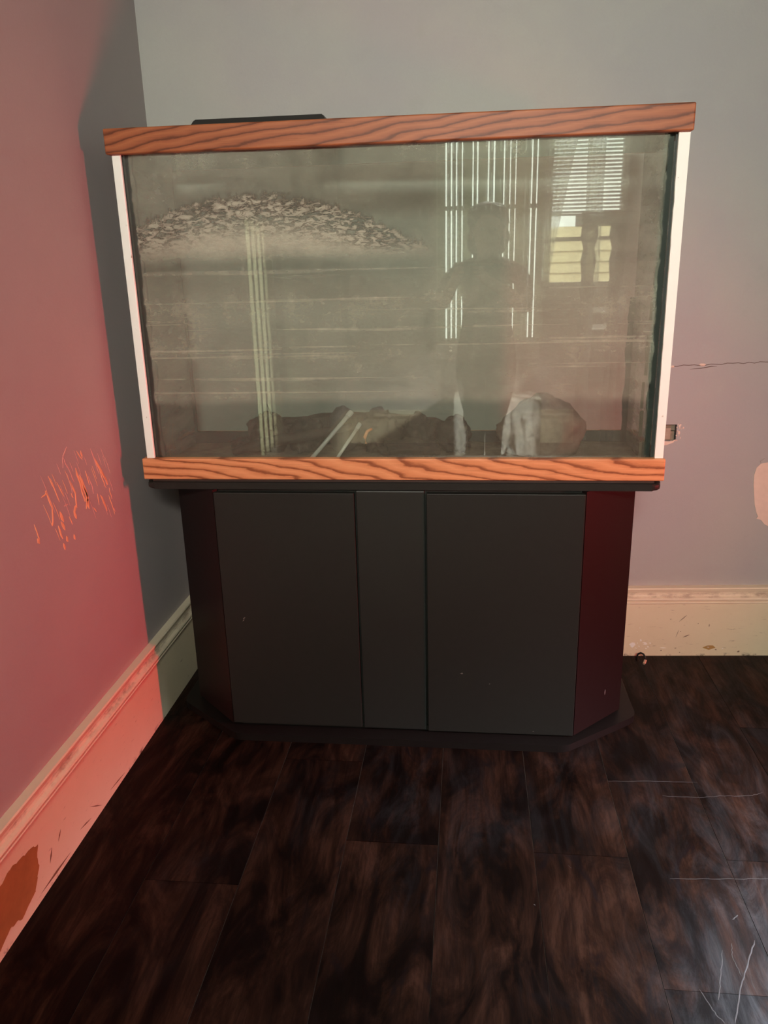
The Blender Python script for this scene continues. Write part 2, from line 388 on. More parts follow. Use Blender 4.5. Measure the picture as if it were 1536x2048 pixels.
wall_right = tag(finish(B((XR, XR+.12, YR-.12, yb(XR)+.12, 0, ZC)), 'wall_right', M['wall']), kind='structure')
tag(finish(B((XL-.12, XR+.12, YR-.12, .80, ZC, ZC+.1)), 'ceiling', M['ceiling']), kind='structure')
floor = tag(finish(B((XL-.12, XR+.12, YR-.12, .80, -.10, -.0022)), 'floor', M['dust']), kind='structure')

# planks run away from the camera; the near ones are pieces, the rest of the room is one field
edges = [-.687, -.485, -.285, -.085, .1165, .3195, .5155, .7150, .9010, 1.10, 1.30, 1.50]
joints = {0: [-.9, .06], 1: [-.55], 2: [-.98, -.12], 3: [-.405], 4: [-1.15], 5: [-.412], 6: [-.727, -.152], 7: [-.404], 8: [-.95, .10], 9: [-.5], 10: [-.2]}
G = .0007
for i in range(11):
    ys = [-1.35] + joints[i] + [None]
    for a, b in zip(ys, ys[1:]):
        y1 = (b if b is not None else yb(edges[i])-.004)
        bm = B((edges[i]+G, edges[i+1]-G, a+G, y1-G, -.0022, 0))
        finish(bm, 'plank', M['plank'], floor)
bm = bmesh.new()
k = 0; x = -.687
while x < XR-.01:
    x2 = min(x+.2, XR); y = YR
    for y2 in (-2.9+.31*(k % 3), -2.0+.2*(k % 2), -1.35) if x < 1.49 else (-2.9+.31*(k % 3), -1.7+.3*(k % 2), -.4+.2*(k % 3), yb(x)-.004):
        b2 = B((x+G, x2-G, y+G, y2-G, -.0022, 0)); me_ = bpy.data.meshes.new('t'); b2.to_mesh(me_); b2.free(); bm.from_mesh(me_); bpy.data.meshes.remove(me_); y = y2
    k += 1; x = x2 if abs(x-1.313) > .02 else 1.50
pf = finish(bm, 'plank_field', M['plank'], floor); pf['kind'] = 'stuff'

# baseboards: board + moulded cap
board_prof = [(0, 0), (.018, 0), (.018, .176), (.016, .181), (0, .181)]
cap_prof = [(0, .181), (.0245, .181), (.0255, .184), (.0245, .187), (.021, .188), (.0215, .190), (.0265, .192), (.0275, .196), (.0255, .200), (.019, .204), (.0165, .209), (.0165, .216), (.019, .222), (.021, .228), (.019, .2315), (0, .233)]
def baseboard(name, path, label_kind='structure'):
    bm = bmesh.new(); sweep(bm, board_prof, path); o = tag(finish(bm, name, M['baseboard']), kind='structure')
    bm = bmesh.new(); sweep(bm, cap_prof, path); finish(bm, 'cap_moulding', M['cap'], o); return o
bb_left = baseboard('baseboard_left', [((XL, YR+.03), (1, 0)), ((XL, .40), (1, 0))])
bb_back = baseboard('baseboard_back', [((XL+.003, yb(XL)), NB), ((XR, yb(XR)), NB)])
bb_right = baseboard('baseboard_right', [((XR, YR+.03), (-1, 0)), ((XR, .56), (-1, 0))])
bb_rear = baseboard('baseboard_rear', [((XL, YR), (0, 1)), ((XR, YR), (0, 1))])

# worn wood patch on the left baseboard
pts = [(-.80, .142), (-.731, .134), (-.700, .142), (-.672, .139), (-.645, .133), (-.622, .127), (-.605, .118), (-.611, .098), (-.608, .078), (-.622, .060), (-.635, .036), (-.662, .030), (-.69, .019), (-.712, .030), (-.728, .034), (-.765, .020), (-.80, .02)]
rag_ = []
for a, b in zip(pts, pts[1:]+pts[:1]):
    for q in range(5):
        y, z = a[0]+(b[0]-a[0])*q/5, a[1]+(b[1]-a[1])*q/5; n_ = noise.fractal(Vector((y*60, z*60, 1)), 1, 2, 3)*.006
        rag_.append((y+n_, z+n_*.7))
pts = rag_
tag(finish(poly_slab([(XL+.0182, y, z) for y, z in pts], (.0006, 0, 0)), 'worn_patch', plain('bare brown wood', (.36, .16, .05), .7, .35, 25), bb_left), 'bare brown wood where the paint wore off')
bm = bmesh.new()
for y0, z0, y1, z1, wd in [(-.62, .016, -.50, .012, .006), (-.45, .030, -.40, .020, .003), (-.40, .050, -.345, .012, .0025), (-.30, .020, -.22, .011, .003), (-.52, .088, -.535, .070, .004), (-.56, .075, -.575, .05, .005), (-.70, .10, -.72, .06, .006)]:
    a = Vector((XL+.0182, y0, z0)); b = Vector((XL+.0182, y1, z1)); n = Vector((0, -(z1-z0), y1-y0)).normalized()*wd/2
    vs = [bm.verts.new(p) for p in (a-n*.2, (a+b)/2-n, b, (a+b)/2+n)]; bm.faces.new(vs)
r_ = bmesh.ops.extrude_face_region(bm, geom=bm.faces[:]); 
for e in r_['geom']:
    if isinstance(e, bmesh.types.BMVert): e.co.x += .0004
o = finish(bm, 'paint_scuffs', plain('brown scuff', (.20, .10, .05), .8, .3), bb_left); o['kind'] = 'stuff'

# back baseboard: chips near the cable, scuffs, a brown stain
def bbp(x, z, d=.0182): 
    p = Vector((x, yb(x), 0)) + NB*d; return Vector((p.x, p.y, z))
bm = bmesh.new()
def dab(bm, x0, z0, x1, z1, wd):
    a, b = bbp(x0, z0), bbp(x1, z1); dd = (b-a).normalized(); n = dd.cross(NB)*wd/2; m = (a+b)/2
    ring = [a, a*.7+b*.3-n*.9, m-n*1.05, a*.2+b*.8-n, b, m+n]
    f1 = [bm.verts.new(p) for p in ring]; f2 = [bm.verts.new(p+NB*.0006) for p in ring]; k = len(ring)
    bm.faces.new(f1); bm.faces.new(f2[::-1])
    for i in range(k): bm.faces.new((f1[i], f1[(i+1) % k], f2[(i+1) % k], f2[i]))
for a in [(.684, .040, .704, .038, .015), (.688, .034, .700, .033, .010), (.716, .057, .721, .054, .004), (.716, .052, .723, .053, .003), (.724, .047, .738, .045, .003), (.727, .041, .741, .041, .004), (.745, .045, .752, .043, .003), (.708, .046, .711, .043, .002), (.714, .036, .716, .030, .003), (.741, .034, .744, .029, .004), (.734, .027, .740, .024, .003), (.705, .030, .707, .024, .002), (.712, .098, .714, .096, .003), (.705, .085, .707, .084, .002), (.78, .028, .80, .027, .002), (.925, .030, .933, .029, .003), (.972, .026, .976, .024, .003)]: dab(bm, *a)
o = finish(bm, 'paint_chips', plain('white chipped paint', (.96, .94, .88), .7, .03), bb_back); o['kind'] = 'stuff'
bm = bmesh.new()
for a in [(.832, .118, .854, .140, .0022), (.848, .064, .868, .073, .003), (.826, .064, .834, .090, .0012), (.925, .099, .926, .110, .0022), (.838, .083, .841, .085, .002), (.805, .125, .807, .128, .0025), (.782, .018, .787, .019, .004), (.842, .010, .844, .013, .003), (.825, .026, .832, .027, .0025), (1.02, .012, 1.028, .016, .005), (.95, .022, .957, .02, .003), (.89, .110, .892, .113, .002)]: dab(bm, *a)
o = finish(bm, 'dark_scuffs', plain('grey brown scuff', (.26, .19, .13), .8, .3), bb_back); o['kind'] = 'stuff'
bm = bmesh.new(); dab(bm, .912, .028, .952, .028, .015)
finish(bm, 'brown_stain', plain('brown stain', (.42, .25, .08), .8, .3), bb_back)

# back wall: hole down to the lath, crack, filler dabs, spackle patch
def wp(x, z, d=0.0):
    p = Vector((x, yb(x), 0)) + NB*d; return Vector((p.x, p.y, z))
def wall_quad(x0, x1, z0, z1, d0, d1): # box in wall space
    bm = bmesh.new(); vs = [bm.verts.new(wp(x, z, d)) for d in (d0, d1) for z in (z0, z1) for x in (x0, x1)]
    for f_ in ((0, 1, 3, 2), (4, 6, 7, 5), (0, 4, 5, 1), (2, 3, 7, 6), (0, 2, 6, 4), (1, 5, 7, 3)): bm.faces.new([vs[i] for i in f_])
    return bm
finish(wall_quad(HX0-.01, HX1+.01, HZ0-.01, HZ1+.01, -.045, -.035), 'hole_backing', M['crack'], wall_back)
finish(wall_quad(HX0, HX1-.004, .691, .717, -.030, -.007), 'lath', M['lath'], wall_back)
finish(wall_quad(HX0, HX1-.0025, .719, .735, -.034, -.010), 'lath', M['lath'], wall_back)
finish(wall_quad(HX0, HX0+.062, .694, .7275, -.007, -.003), 'plaster_lump', M['raw_plaster'], wall_back)
bm = bmesh.new()
for i in range(26):
    a = random.random()
    if i < 12: x, z = HX1+random.uniform(-.001, .009), HZ0+a*(HZ1-HZ0)
    elif i < 20: x, z = HX0+a*(HX1-HX0), HZ0-random.uniform(-.001, .004)
    else: x, z = HX1+random.uniform(.006, .020), HZ0+a*.05
    s_ = random.uniform(.0015, .0035); ring = [wp(x+s_*math.cos(q*1.257)*random.uniform(.6, 1.3), z+s_*1.3*math.sin(q*1.257)*random.uniform(.6, 1.3), .0003) for q in range(5)]
    top = bm.verts.new(wp(x, z, .0016)); vs = [bm.verts.new(p) for p in ring]; bm.faces.new(vs)
    for q in range(5): bm.faces.new((vs[q], vs[(q+1) % 5], top))
o = finish(bm, 'plaster_crumbs', M['plaster'], wall_back); o['kind'] = 'stuff'
pts = [(.735, .676), (.752, .678), (.768, .684), (.779, .694), (.776, .694), (.764, .688), (.735, .6895)]
finish(poly_slab([wp(x, z, .0003) for x, z in pts], NB*.0022), 'torn_plaster_lip', M['plaster'], wall_back)
def strip(bm, pts, wd, place, nrm, thick=.0006):
    pts = [Vector(place(*p)) for p in pts]; L_ = len(pts); rowa, rowb = [], []
    for i, p in enumerate(pts):
        d = (pts[min(i+1, L_-1)]-pts[max(i-1, 0)]).normalized(); n = d.cross(nrm).normalized(); wi = wd*(.25 if i in (0, L_-1) else 1)/2
        rowa.append([bm.verts.new(p-n*wi), bm.verts.new(p+n*wi)]); rowb.append([bm.verts.new(p-n*wi*.6+nrm*thick), bm.verts.new(p+n*wi*.6+nrm*thick)])
    for i in range(L_-1):
        A, A2, B_, B2 = rowa[i], rowa[i+1], rowb[i], rowb[i+1]
        bm.faces.new((B_[0], B_[1], B2[1], B2[0])); bm.faces.new((A[0], B_[0], B2[0], A2[0])); bm.faces.new((A[1], A2[1], B2[1], B_[1])); bm.faces.new((A[0], A2[0], A2[1], A[1]))
    bm.faces.new((rowa[0][0], rowa[0][1], rowb[0][1], rowb[0][0])); bm.faces.new((rowa[-1][0], rowb[-1][0], rowb[-1][1], rowa[-1][1]))
bm = bmesh.new()
cr = [(.735+i*.0152, .9065+.0075*(i/20)+random.uniform(-.002, .002)) for i in range(22)]
strip(bm, cr, .0018, lambda x, z: wp(x, z, .0002), NB)
strip(bm, [(.80, .897), (.83, .899), (.86, .904), (.875, .9035)], .0022, lambda x, z: wp(x, z, .0002), NB)
finish(bm, 'crack', M['crack'], wall_back)
for (x, z, a, b) in ((.7505, .905, .0065, .0045), (.834, .909, .0095, .0042)):
    bm = bmesh.new(); n = 9; ring = [bm.verts.new(wp(x+a*math.cos(2*math.pi*q/n)*random.uniform(.8, 1.15), z+b*math.sin(2*math.pi*q/n)*random.uniform(.75, 1.15), .0002)) for q in range(n)]
    top = bm.verts.new(wp(x, z, .003)); bm.faces.new(ring)
    for q in range(n): bm.faces.new((ring[q], ring[(q+1) % n], top))
    finish(bm, 'filler_dab', M['plaster'], wall_back)
pts = [(1.030, .618), (1.019, .606), (1.014, .583), (1.016, .552), (1.021, .522), (1.026, .492), (1.034, .467), (1.040, .455), (1.036, .448), (1.050, .444), (1.062, .430), (1.074, .424), (1.100, .420), (1.125, .46), (1.14, .53), (1.125, .60), (1.09, .625), (1.055, .622)]
finish(poly_slab([wp(x, z, .0002) for x, z in pts], NB*.0012), 'spackle_patch', M['plaster'], wall_back)
bm = bmesh.new(); strip(bm, [(.735, .648), (.737, .640), (.735, .630)], .004, lambda x, z: wp(x, z, .0002), NB); strip(bm, [(1.035, .610), (1.028, .625), (1.04, .634)], .004, lambda x, z: wp(x, z, .0002), NB)
finish(bm, 'grey_smudge', plain('grey smudge', (.36, .32, .30), .8), wall_back)

# left wall: claw-like scratches through to an orange undercoat
SCR = [[(-0.235, 0.842), (-0.257, 0.823), (-0.263, 0.802)], [(-0.195, 0.824), (-0.176, 0.8)], [(-0.133, 0.815), (-0.118, 0.782), (-0.106, 0.748)], [(-0.122, 0.793), (-0.083, 0.736), (-0.071, 0.712)], [(-0.177, 0.82), (-0.175, 0.803)], [(-0.325, 0.801), (-0.31, 0.772), (-0.297, 0.737)], [(-0.344, 0.775), (-0.327, 0.734), (-0.333, 0.704), (-0.339, 0.697)], [(-0.296, 0.78), (-0.277, 0.743)], [(-0.244, 0.769), (-0.228, 0.736), (-0.229, 0.703)], [(-0.212, 0.789), (-0.198, 0.747), (-0.19, 0.705)], [(-0.198, 0.77), (-0.179, 0.721), (-0.176, 0.684)], [(-0.17, 0.772), (-0.16, 0.736)], [(-0.255, 0.816), (-0.238, 0.79), (-0.225, 0.761)], [(-0.126, 0.706), (-0.127, 0.679)], [(-0.113, 0.699), (-0.099, 0.67), (-0.092, 0.653)], [(-0.066, 0.703), (-0.059, 0.673)], [(-0.192, 0.745), (-0.175, 0.71), (-0.189, 0.688)], [(-0.229, 0.71), (-0.243, 0.698), (-0.238, 0.68)], [(-0.303, 0.717), (-0.292, 0.691)], [(-0.303, 0.695), (-0.292, 0.672)], [(-0.317, 0.69), (-0.306, 0.657)], [(-0.266, 0.695), (-0.259, 0.674)], [(-0.29, 0.658), (-0.287, 0.644)], [(-0.305, 0.647), (-0.304, 0.631)], [(-0.26, 0.651), (-0.256, 0.638)], [(-0.404, 0.722), (-0.395, 0.695), (-0.395, 0.677)], [(-0.402, 0.691), (-0.395, 0.679)], [(-0.363, 0.766), (-0.346, 0.767), (-0.339, 0.774)], [(-0.283, 0.723), (-0.264, 0.722)], [(-0.155, 0.681), (-0.145, 0.667)], [(-0.058, 0.651), (-0.049, 0.637)], [(-0.246, 0.741), (-0.239, 0.729)], [(-0.161, 0.757), (-0.147, 0.733), (-0.146, 0.712)], [(-0.102, 0.762), (-0.093, 0.732), (-0.081, 0.707)], [(-0.251, 0.787), (-0.241, 0.759), (-0.24, 0.739)]]
wide = {10: .010, 9: .008, 8: .006, 3: .008, 16: .009, 17: .009, 18: .010, 19: .009, 20: .007, 22: .009, 23: .008, 24: .008, 26: .008, 14: .007, 6: .006, 4: .006}
bm = bmesh.new(); bp_ = bmesh.new(); NX = Vector((1, 0, 0))
for i, s_ in enumerate(SCR):
    fine_ = []
    for a, b in zip(s_, s_[1:]):
        for q in range(3): fine_.append((a[0]+(b[0]-a[0])*q/3+random.uniform(-.0015, .0015), a[1]+(b[1]-a[1])*q/3))
    fine_.append(s_[-1])
    strip(bm if i in wide or i % 2 else bp_, fine_, wide.get(i, .0035), lambda y, z: (XL+.0002, y, z), NX)
for i in range(34):
    y = random.uniform(-.36, -.06); z = .86-.5*abs(y+.2)*.6-random.random()*.16; l_ = random.uniform(.02, .055)
    strip(bp_ if i % 3 else bm, [(y, z), (y+l_*.22, z-l_*.5), (y+l_*.38, z-l_)], .0016, lambda y, z: (XL+.0002, y, z), NX)
o = finish(bm, 'paint_scratches', M['scratch'], wall_left); o['kind'] = 'stuff'
o = finish(bp_, 'faint_scratches', M['scratch_pale'], wall_left); o['kind'] = 'stuff'

# ------------------------------------------------------------------ rear wall: windows, blinds, curtains (seen mirrored in the tank glass)
def window(name, W_, mids, sillz):
    x0, x1, z0, z1 = W_; o = bpy.data.objects.new(name, None); C.objects.link(o); o.location = ((x0+x1)/2, YR, z0); o['kind'] = 'structure'
    F = .035
    finish(B((x0, x0+F, YR-.08, YR-.03, z0, z1), (x1-F, x1, YR-.08, YR-.03, z0, z1), (x0+F, x1-F, YR-.08, YR-.03, z0, z0+F), (x0+F, x1-F, YR-.08, YR-.03, z1-F, z1), *[(x0+F, x1-F, YR-.08, YR-.03, m_-.012, m_+.012) for m_ in mids]), 'sash', M['white'], o)
    finish(B((x0+F, x1-F, YR-.058, YR-.054, z0+F, z1-F)), 'pane', M['pane'], o)
    finish(B((x0-.02, x1+.02, YR, YR+.03, z0-.022, z0), (x0-.01, x1+.01, YR, YR+.012, z0-.10, z0-.022)), 'sill', M['white'], o)
    return o
t = NT('window pane'); tr = t.n('ShaderNodeBsdfTransparent'); gl = t.n('ShaderNodeBsdfGlossy'); gl.inputs['Roughness'].default_value = .02
mx = t.n('ShaderNodeMixShader'); mx.inputs[0].default_value = .05; t.L(tr.outputs[0], mx.inputs[1]); t.L(gl.outputs[0], mx.inputs[2]); t.L(mx.outputs[0], t.out.inputs[0]); M['pane'] = t.m
window('window_1', W1, [1.55], .68); window('window_2', W2, [1.34], 1.035)
px2x = lambda p: -.0464+(p-870)*.00312
vb = thing('vertical_blind', ((W1[0]+W1[1])/2, YR+.06, .70), 'vertical vane blind with thin bright gaps in the wide rear window', 'blind')
finish(B((W1[0]-.02, W1[1]+.02, YR+.045, YR+.085, 2.42, 2.46)), 'headrail', M['white'], vb)
gaps = [874, 893, 904, 914, 926, 947, 957, 978, 990, 1010, 1022, 1033, 1065, 1076]
ge = [W1[0]-.01]+[px2x(p) for p in gaps]+[W1[1]+.02]
for i, (a, b) in enumerate(zip(ge, ge[1:])):
    gw = random.uniform(.0022, .0058)
    finish(B((a+gw*(i > 0), b-gw, YR+.058+.004*(i % 2), YR+.061+.004*(i % 2), .705, 2.42)), 'vane', M['vane'], vb)
hb_ = thing('horizontal_blind', ((W2[0]+W2[1])/2, YR+.02, 1.5), 'half raised horizontal slat blind in the narrow rear window', 'blind')
zz = 1.50
while zz < 2.42:
    bm = B((W2[0]+.01, W2[1]-.01, -.0125, .0125, -.0009, .0009)); bm.transform(Matrix.Translation((0, YR+.022, zz)) @ Matrix.Rotation(.42, 4, 'X')); finish(bm, 'slat', M['white'], hb_); zz += .0225
finish(B((W2[0]+.01, W2[1]-.01, YR+.008, YR+.036, 1.478, 1.49)), 'bottom_rail', M['white'], hb_)
def curtain(name, label, cols, parent=None):
    """cols(v) -> (xa, xb) edges at height fraction v ; pleated sheet with thickness"""
    bm = bmesh.new(); NV, NU = 22, 60; rows = []
    for j in range(NV+1):
        v_ = j/NV; z = .62+v_*(2.46-.62) if name == 'sheer_curtain' else v_
        xa, xb = cols(v_); row = []
        for i in range(NU+1):
            u_ = i/NU; row.append(bm.verts.new((xa+(xb-xa)*u_, YR+.115+.018*math.sin(u_*34+.6*math.sin(v_*3)), z)))
        rows.append(row)
    for a, b in zip(rows, rows[1:]):
        for i in range(NU): bm.faces.new((a[i], a[i+1], b[i+1], b[i]))
    return tag(finish(bm, name, M['sheer'], origin=(sum(cols(0))/2, YR+.115, .62), smooth=True), label, 'curtain', None)
curtain('sheer_curtain', 'sheer pleated curtain swept aside toward the vertical blind', lambda v_: (.64, .655+.20*min(1, max(0, (v_-.15)/.62))**1.15))
curtain('sheer_curtain', 'sheer pleated curtain hanging straight near the rear corner', lambda v_: (.905+.03*(1-v_) , 1.01) if v_ < .0 else (.885+.02*(1-v_), 1.00))
rod = bmesh.new(); tube(rod, [(-.12, YR+.115, 2.49), (1.30, YR+.115, 2.49)], .009, 10)
tag(finish(rod, 'curtain_rod', M['dark_wood'], origin=(.6, YR+.115, 2.49)), 'dark rod carrying both sheer curtains above rear windows', 'curtain rod')

# outside: neighbouring wall with lap siding
nh = thing('neighbour_house', (1.2, -6.2, 0), 'tan lap-sided house wall seen through the narrow rear window', 'house')
finish(B((.95, 5, -6.3, -6.215, -.02, 1.52)), 'wall_core', M['siding'], nh)
for i in range(15):
    z0 = .0+i*.10; bm = bmesh.new()
    vs = [bm.verts.new(p) for p in ((.95, -6.215, z0), (5, -6.215, z0), (5, -6.178, z0), (.95, -6.178, z0), (.95, -6.215, z0+.104), (5, -6.215, z0+.104), (5, -6.20, z0+.104), (.95, -6.20, z0+.104))]
    for f_ in ((0, 1, 2, 3), (4, 7, 6, 5), (0, 4, 5, 1), (3, 2, 6, 7), (0, 3, 7, 4), (1, 5, 6, 2)): bm.faces.new([vs[q] for q in f_])
    finish(bm, 'siding_board', M['siding'], nh)
tag(finish(B((-9, 9, -12, YR-.14, -.32, -.02)), 'ground', plain('pale concrete yard', (.55, .54, .48), .9, .2, 8)), kind='structure')

# tall turned-leg stand by the narrow window
st = thing('tall_stand', (1.0, -3.05, 0), 'tall dark wooden stand with turned legs before the narrow window', 'stand')
finish(B((.80, 1.20, -3.20, -2.90, 1.395, 1.46), bevel=.008), 'stand_top', M['dark_wood'], st)
for (x, y) in ((.865, -3.15), (1.03, -3.15), (.865, -2.95), (1.03, -2.95)):
    bm = bmesh.new(); lathe(bm, (x, y), [(.016, 0), (.028, .03), (.020, .08), (.028, .30), (.020, .55), (.030, .80), (.030, .92), (.018, .97), (.034, 1.04), (.020, 1.10), (.030, 1.2), (.018, 1.27), (.036, 1.34), (.03, 1.395)], 14); finish(bm, 'leg', M['dark_wood'], st, smooth=True)
for z in (.90, .80): finish(B((.885, 1.01, -3.165, -3.135, z, z+.03)), 'stretcher', M['white'], st)

# cloth covered chest, made up to mirror as the bright floor patch
ch = thing('stand_in_chest', (.55, -3.3, 0), 'added low chest draped in white cloth, standing in for a bright floor patch', 'chest')
finish(B((.10, .62, -3.52, -3.15, .0, .36), bevel=.01), 'chest_body', M['dark_wood'], ch)
bm = bmesh.new(); NU = 48; prof = [(-.005, .365), (.18, .375), (.375, .372), (.392, .360), (.398, .25), (.405, .10), (.41, .02)]; rows = []
for d, z in prof:
    rows.append([bm.verts.new((.085+.55*i/NU, -3.53+d+(.045*noise.fractal(Vector((i*.21, z*7, 3)), .8, 2.1, 4)) * (1 if z < .36 else .15), z+.006*math.sin(i*.9+d*20))) for i in range(NU+1)])
for a, b in zip(rows, rows[1:]):
    for i in range(NU): bm.faces.new((a[i], a[i+1], b[i+1], b[i]))
tag(finish(bm, 'cover_cloth', M['cloth'], ch, smooth=True), 'white rumpled cloth')

# narrow side window on the left wall with pale vanes, mirrored as faint stripes
w3 = bpy.data.objects.new('window_3', None); C.objects.link(w3); w3.location = (XL, -1.485, .40); w3['kind'] = 'structure'
finish(B((XL-.10, XL-.05, W3[0], W3[0]+.025, W3[2], W3[3]), (XL-.10, XL-.05, W3[1]-.025, W3[1], W3[2], W3[3]), (XL-.10, XL-.05, W3[0]+.025, W3[1]-.025, W3[2], W3[2]+.03), (XL-.10, XL-.05, W3[0]+.025, W3[1]-.025, W3[3]-.03, W3[3])), 'sash', M['white'], w3)
finish(B((XL-.078, XL-.074, W3[0]+.025, W3[1]-.025, W3[2]+.03, W3[3]-.03)), 'pane', M['pane'], w3)
sb = thing('vertical_blind', (XL-.03, -1.485, .41), 'pale vertical vane blind in the narrow side window of the left wall', 'blind')
finish(B((XL-.045, XL-.01, W3[0]+.002, W3[1]-.002, 1.39, 1.418)), 'headrail', M['white'], sb)
for i in range(5):
    y0 = W3[0]+.004+i*.0848
    finish(B((XL-.030, XL-.027, y0, y0+.0830, .41, 1.39)), 'vane', M['pale_vane'], sb)
    finish(B((XL-.027, XL-.022, y0+.072, y0+.0830, .41, 1.39)), 'vane_hem', M['dark_wood'], sb)

# ------------------------------------------------------------------ aquarium stand
ZS = .7066
stn = thing('aquarium_stand', (0, .16, 0), 'black hexagonal aquarium cabinet with two plain doors on dark planks', 'cabinet')
def chamfered(x0, x1, xc, yf, ys, yk, rr=0):
    return [(-xc if x0 is None else x0, yf), (x1, yf), (xc, ys), (xc, yk), (-xc, yk), (-xc, ys)]
def rounded(pts, rad, which, n=6):
    out = []; N = len(pts)
    for i, p in enumerate(pts):
        if i not in which: out.append(p); continue
        p = Vector(p); a = (Vector(pts[i-1])-p).normalized(); b = (Vector(pts[(i+1) % N])-p).normalized()
        ang = a.angle(b); d = rad/math.tan(ang/2); s_ = p+a*d; e_ = p+b*d; cen = p+(a+b).normalized()*(rad/math.sin(ang/2))
        a0 = math.atan2(*(s_-cen).yx); a1 = math.atan2(*(e_-cen).yx); dl = (a1-a0+math.pi) % (2*math.pi)-math.pi
        for k in range(n+1): out.append((cen.x+rad*math.cos(a0+dl*k/n), cen.y+rad*math.sin(a0+dl*k/n)))
    return out
def plate(pts, z0, z1, bev, seg=3):
    bm = bmesh.new(); prism(bm, pts, z0, z1)
    es = [e for e in bm.edges if abs(e.verts[0].co.z-e.verts[1].co.z) < 1e-6]
    bmesh.ops.bevel(bm, geom=es, offset=bev, segments=seg, affect='EDGES', profile=.5); return bm
base = rounded([(-.436, -.047), (.428, -.047), (.632, .108), (.632, .33), (-.632, .33), (-.632, .108)], .055, (0, 1, 2, 5))
finish(plate(base, 0, .020, .006), 'base_plinth', plain('black painted plinth', (.010, .008, .007), .42, .1, 60, 0, .22), stn)
body = [(-.448, -.004), (.448, -.004), (.5905, .129), (.5905, .325), (-.5905, .325), (-.5905, .129)]
bm = bmesh.new(); prism(bm, [(x*.985 if abs(x) < .5 else x-.012*(1 if x > 0 else -1), y+(.012 if y < .3 else -.002)) for x, y in body], .020, .684); finish(bm, 'carcass', M['black'], stn)
bm = bmesh.new(); prism(bm, [(-.43, .002), (.43, .002), (.43, .012), (-.43, .012)], .0205, .034); finish(bm, 'kick_rail', M['black'], stn)
def panel(x0, x1, y0, y1, z0, z1, m_, nm, bv=.0016):
    return finish(B((x0, x1, y0, y1, z0, z1), bevel=bv), nm, m_, stn)
panel(-.449, -.0995, -.011, .008, .030, .676, M['black'], 'door')
panel(.0755, .449, -.011, .008, .026, .676, M['black'], 'door')
panel(-.0955, .0715, -.008, .010, .026, .682, M['black2'], 'centre_pillar', .003)
for sg in (-1, 1):
    a = Vector((.4505*sg, -.0085, 0)); b = Vector((.5905*sg, .129, 0)); d = (b-a).normalized(); n = Vector((d.y, -d.x, 0))*sg
    pts = [a+d*.001, b, b-n*.014, a+d*.004-n*.014]
    bm = bmesh.new(); prism(bm, [(p.x, p.y) for p in pts], .026, .682); finish(bm, 'angled_panel', M['black_red'], stn)
    finish(B((.577*sg, .5908*sg, .130, .325, .026, .682) if sg > 0 else (-.5908, -.577, .130, .325, .026, .682)), 'end_panel', M['black_red'], stn)
slab = rounded([(-.6215, -.004), (.6215, -.004), (.6215, .345), (-.6215, .345)], .022, (0, 1))
finish(plate(slab, ZS-.0235, ZS-.0065, .0062, 4), 'top_slab', M['black'], stn, smooth=False)
finish(B((-.605, .605, .006, .338, ZS-.0065, ZS)), 'support_strip', plain('dark brown strip', (.035, .018, .012), .5), stn)
bm = bmesh.new()
for (x, z, dx, dz, wd) in ((-.40, .338, .006, .004, .002), (-.397, .337, -.004, -.006, .0015)): strip(bm, [(x, z), (x+dx/2, z+dz/2), (x+dx, z+dz)], wd, lambda x, z: (x, -.0112, z), Vector((0, -1, 0)), .0003)
for (x, z, dx, dz, wd) in ((.163, .196, .0, .006, .0012), (.158, .198, .008, .0, .001), (.232, .170, .003, .002, .0012), (.35, .036, -.004, .0, .001)): strip(bm, [(x, z), (x+dx/2, z+dz/2), (x+dx, z+dz)], wd, lambda x, z: (x, -.0112, z), Vector((0, -1, 0)), .0003)
o = finish(bm, 'pale_nicks', plain('pale nick', (.35, .33, .30), .7), stn); o['kind'] = 'stuff'
bm = bmesh.new(); aa = Vector((.4505, -.0085, 0)); dd = (Vector((.5905, .129, 0))-aa).normalized(); nn = Vector((dd.y, -dd.x, 0))
strip(bm, [(.135, .098), (.135, .105), (.1355, .113)], .0022, lambda q, z: aa+dd*q*.93+nn*.0002+Vector((0, 0, z)), nn, .0003)
finish(bm, 'scratch_mark', plain('pale scratch', (.35, .30, .28), .7), stn)

# ------------------------------------------------------------------ aquarium
aq = thing('aquarium', (0, .17, ZS), 'tall empty glass aquarium with oak rails and stained front glass', 'aquarium')
ZT = ZS+.7913; HR = .0521
def rail(name, z0, z1, mat, wdt, chamf):
    bm = bmesh.new(); prism(bm, [(-wdt, 0), (wdt, 0), (wdt, .345), (-wdt, .345)], z0, z1)
    inner = [(-wdt+.019, .019), (wdt-.019, .019), (wdt-.019, .326), (-wdt+.019, .326)]
    bm.free(); bm = bmesh.new()
    out = [(-wdt, 0), (wdt, 0), (wdt, .345), (-wdt, .345)]
    V = [[bm.verts.new((x, y, z)) for x, y in ring] for ring, z in ((out, z0), (out, z1), (inner, z1), (inner, z0))]
    for a, b in zip(V, V[1:]+V[:1]):
        for i in range(4): bm.faces.new((a[i], a[(i+1) % 4], b[(i+1) % 4], b[i]))
    bmesh.ops.recalc_face_normals(bm, faces=bm.faces[:])
    es = [e for e in bm.edges if all(abs(abs(v_.co.x)-wdt) < 1e-5 or v_.co.y < 1e-5 for v_ in e.verts)]
    bmesh.ops.bevel(bm, geom=es, offset=.0028, segments=2, affect='EDGES', profile=.5)
    o = finish(bm, name, mat, aq, mats=[mat, M['seam']])
    for p in o.data.polygons:
        c = p.center
        if abs(c.x) < wdt-.016 and abs(c.y) < .158 and abs(p.normal.z) < .5: p.material_index = 1
    return o
